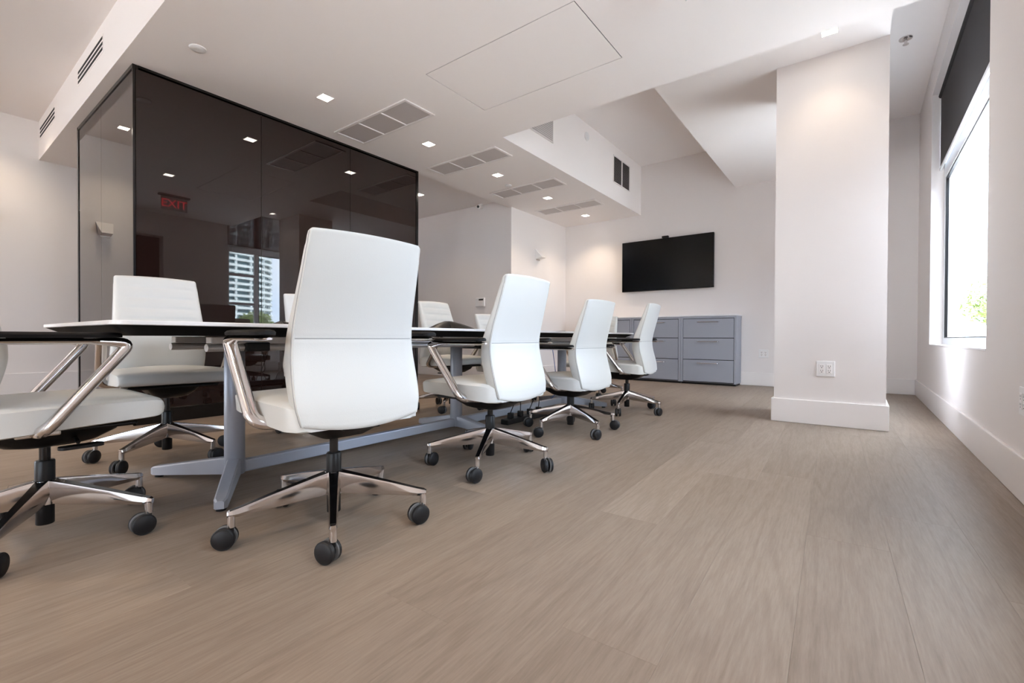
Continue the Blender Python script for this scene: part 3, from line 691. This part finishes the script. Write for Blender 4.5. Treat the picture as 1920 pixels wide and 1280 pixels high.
def place(t, x, y, face, base, dz, label, group):
    tag(t, label, 'chair', group); t.location = (x, y, 0); fz = math.radians(face); t.rotation_euler = (0, 0, fz)
    li = ci = 0
    for c in t.children:
        n = c.name.split('.')[0]
        if n in UPPER: c.location = (0, 0, dz)
        elif n == 'gas_lift': c.scale = (1, 1, (.157 + dz) / .17)
        elif n == 'leg':
            c.rotation_euler = (0, 0, math.radians(base - face + 72 * li)); li += 1
        elif n == 'caster':
            a = math.radians(base - face + 72 * ci); ci += 1
            c.location = (.318 * math.cos(a), .318 * math.sin(a), 0); c.rotation_euler = (0, 0, rngc.uniform(0, 2 * PI))
rngc = random.Random(4)
CH = [(-1.505, .935, 174, 39.8, -.018, 'white leather office chair largest in view, its plain back to the camera', 'chairs along the window side of the table'),
      (-1.565, 1.885, 181, 11, -.04, 'white leather office chair second along the window side, its back before the keypad wall', 'chairs along the window side of the table'),
      (-1.66, 2.905, 178, 46, -.085, 'white leather office chair third along the window side, with a low seat', 'chairs along the window side of the table'),
      (-1.69, 3.985, 186, 64, -.043, 'white leather office chair in front of the grey file cabinets, last along the window side', 'chairs along the window side of the table'),
      (-3.056, .885, -5, 22, 0, 'white leather office chair with ribbed front, before the dark glass corner', 'chairs along the glass side of the table'),
      (-3.16, 1.90, 0, 50, -.02, 'white leather office chair half hidden behind the largest chair', 'chairs along the glass side of the table'),
      (-3.065, 3.12, 1, 15, 0, 'white leather office chair on the far table side behind the black speakerphone', 'chairs along the glass side of the table'),
      (-3.03, 3.88, 0, 35, -.09, 'low white leather office chair below the keypad, on the far table side', 'chairs along the glass side of the table'),
      (-2.163, .287, 90, 44, -.028, 'white leather office chair cut by the left frame edge at the table end', 'chairs at the table ends'),
      (-2.45, 4.82, -86, 20, -.085, 'white leather office chair at the far table end, mostly hidden', 'chairs at the table ends')]
proto = build_chair()
roots = [proto] + [copy_tree(proto) for _ in CH[1:]]
for r_, c_ in zip(roots, CH): place(r_, *c_)

# ------------------------------------------------------------------ things on and under the table
def speakerphone(label, x, y, rz, s=1.0):
    t = thing('speakerphone', label, 'phone', (x, y, TZ + .001), rz)
    n = 48; R = []
    for k, z in ((1.0, 0), (1.0, .008), (.92, .014), (.55, .034), (.16, .050), (.04, .051)):
        R.append([(s * k * (.105 + .05 * math.cos(3 * 2 * PI * i / n)) * math.cos(2 * PI * i / n), s * k * (.105 + .05 * math.cos(3 * 2 * PI * i / n)) * math.sin(2 * PI * i / n), z * s) for i in range(n)])
    MB().loft(R).obj('body', BLACK, t, 30)
    o = MB().rbox(.05 * s, .10 * s, -.03 * s, .03 * s, 0, .004, .001, 1).obj('keypad', SENSE, t, None, (0, 0, .018 * s)); o.rotation_euler = (0, .35, 0)
    return t
speakerphone('black speakerphone on the white table, seen beside the largest chair', -2.36, 2.36, .75, 1.3)
speakerphone('small black speakerphone on the table, seen between two chair backs', -2.42, 1.20, 1.2, .62)
def cable(name, label, pts, m, r=.003):
    return tag(MB().tube(fillet(pts, .06, 5), r, r, 6).obj(name, m, None, 60), label, 'cable')
cable('cable', 'thin black cable lying on the table behind the speakerphone', [(-2.30, 2.62, TZ + .004), (-2.20, 2.75, TZ + .004), (-2.32, 2.88, TZ + .004), (-2.22, 3.02, TZ + .004), (-2.35, 3.12, TZ + .004)], BLACK)
cable('cable', 'blue data cable hanging beside the farthest table leg', [(-2.25, 3.60, .578), (-2.24, 3.64, .36), (-2.29, 3.72, .12), (-2.42, 3.62, .005), (-2.5, 3.4, .005)], BLUEC)
t = thing('power_strip', 'black power strip with plugs under the table', 'power strip', (-2.16, 3.05, 0))
MB().rbox(-.035, .035, -.28, .28, .001, .042, .006, 2).obj('body', BLACK, t)
for y in (-.2, -.07, .06, .19): MB().rbox(-.02, .02, y - .018, y + .018, .040, .085, .006, 2).obj('plug', BLACK, t)
for k, (y, q) in enumerate(((2.85, .10), (2.98, -.08), (3.11, .12), (3.24, -.05))):
    cable('cable', 'black power cord looping up to the table from the %s plug of the strip' % ('first', 'second', 'third', 'last')[k], [(-2.16, y, .0852), (-2.14, y + q * .3, .17), (-2.20 + .02 * k, y + q, .20), (-2.27, y + q * .5, .40), (-2.27, y, .582)], BLACK, .0035)['group'] = 'black cords under the table'
tag(MB().rbox(-2.29, -2.17, 3.62, 3.70, TZ + .001, TZ + .014, .004, 2).obj('remote_control', BLACK), 'small black remote control lying on the far part of the table', 'remote')

# ------------------------------------------------------------------ outside
struct(MB().box(0.75, 400, -200, 300, -0.6, -0.4).obj('ground', PAVE))
struct(MB().box(-300, 0.75, -300, -8.3, -0.6, -0.4).obj('ground_rear', PAVE))
struct(MB().box(-300, -7.74, -8.3, 200, -0.6, -0.4).obj('ground_left', PAVE))
def tower(label, cx, cy, R0, floors, fh, a0, a1):
    t = thing('apartment_tower', label, 'building', (cx, cy, -.4))
    N = 40
    def arc(r, z, wob=0): return [(r * (1 + wob * math.sin(6 * (a0 + (a1 - a0) * i / N))) * math.cos(a0 + (a1 - a0) * i / N), r * (1 + wob * math.sin(6 * (a0 + (a1 - a0) * i / N))) * math.sin(a0 + (a1 - a0) * i / N), z) for i in range(N + 1)]
    def ringc(ro, ri, z, wob): return arc(ro, z, wob) + arc(ri, z, wob)[::-1]
    MB().loft([ringc(R0, R0 * .5, 0, .03), ringc(R0, R0 * .5, floors * fh, .03)]).obj('glass_core', TOWERG, t)
    sl = MB().loft([ringc(R0 + 1.7, R0 - .5, 0, .03), ringc(R0 + 1.7, R0 - .5, 1.25, .03)]).mesh('balcony', TOWER)
    for k in range(floors + 1):
        o = bpy.data.objects.new('balcony', sl); COL.objects.link(o); o.parent = t; o.location = (0, 0, k * fh - .4)
    for i in range(1, N, 3):
        a = a0 + (a1 - a0) * i / N; r = R0 * (1 + .03 * math.sin(6 * a)) + .2
        c, s = math.cos(a), math.sin(a)
        MB().add([(r * c - .5 * s, r * s + .5 * c, 0), (r * c + .5 * s, r * s - .5 * c, 0), ((r + 1) * c + .5 * s, (r + 1) * s - .5 * c, 0), ((r + 1) * c - .5 * s, (r + 1) * s + .5 * c, 0),
                  (r * c - .5 * s, r * s + .5 * c, floors * fh), (r * c + .5 * s, r * s - .5 * c, floors * fh), ((r + 1) * c + .5 * s, (r + 1) * s - .5 * c, floors * fh), ((r + 1) * c - .5 * s, (r + 1) * s + .5 * c, floors * fh)],
                 [(0, 1, 5, 4), (1, 2, 6, 5), (2, 3, 7, 6), (3, 0, 4, 7)]).obj('pier', TOWER, t)
tower('tall curved white apartment tower with rows of balconies beyond the window', 283, 95, 38, 34, 3.1, PI * .55, PI * 1.5)
def tree(label, x, y, h, spread, n, seed):
    t = thing('tree', label, 'tree', (x, y, -.4)); q = random.Random(seed)
    MB().tube([(0, 0, 0), (.05, .02, h * .4), (0, .05, h * .8)], .09, .09, 8).obj('trunk', BARK, t, 60)
    m = MB()
    for k in range(n):
        a = q.uniform(0, 2 * PI); e = q.gauss(0, .5); rr = spread * q.random() ** .45
        c = Vector((rr * math.cos(a) * math.cos(e), rr * math.sin(a) * math.cos(e), h * .75 + rr * math.sin(e) * .9))
        u = Vector((q.gauss(0, 1), q.gauss(0, 1), q.gauss(0, .6))).normalized(); v = u.orthogonal().normalized(); l = q.uniform(.06, .12)
        m.add([c - u * l, c + v * l * .4, c + u * l, c - v * l * .4], [(0, 1, 2, 3)])
    o = m.obj('leaves', LEAF, t); o['kind'] = 'stuff'
tree('leafy tree outside the window before the tower', 10.5, 8.45, 2.1, .6, 1300, 1)
tree('small tree standing along the street beyond the window', 3.45, 19.5, 2.9, 1.0, 1800, 2)
t = thing('picket_fence', 'white picket fence along the street outside the window', 'fence', (2.2, 17.5, -.4))
for z in (.3, .9): MB().box(0, 3.0, .02, .05, z, z + .07).obj('rail', FRAMEW, t)
pm = MB().rbox(-.045, .045, -.015, .018, .02, 1.15, .004, 1).mesh('picket', FRAMEW)
for k in range(20):
    o = bpy.data.objects.new('picket', pm); COL.objects.link(o); o.parent = t; o.location = (.07 + k * .15, 0, 0)
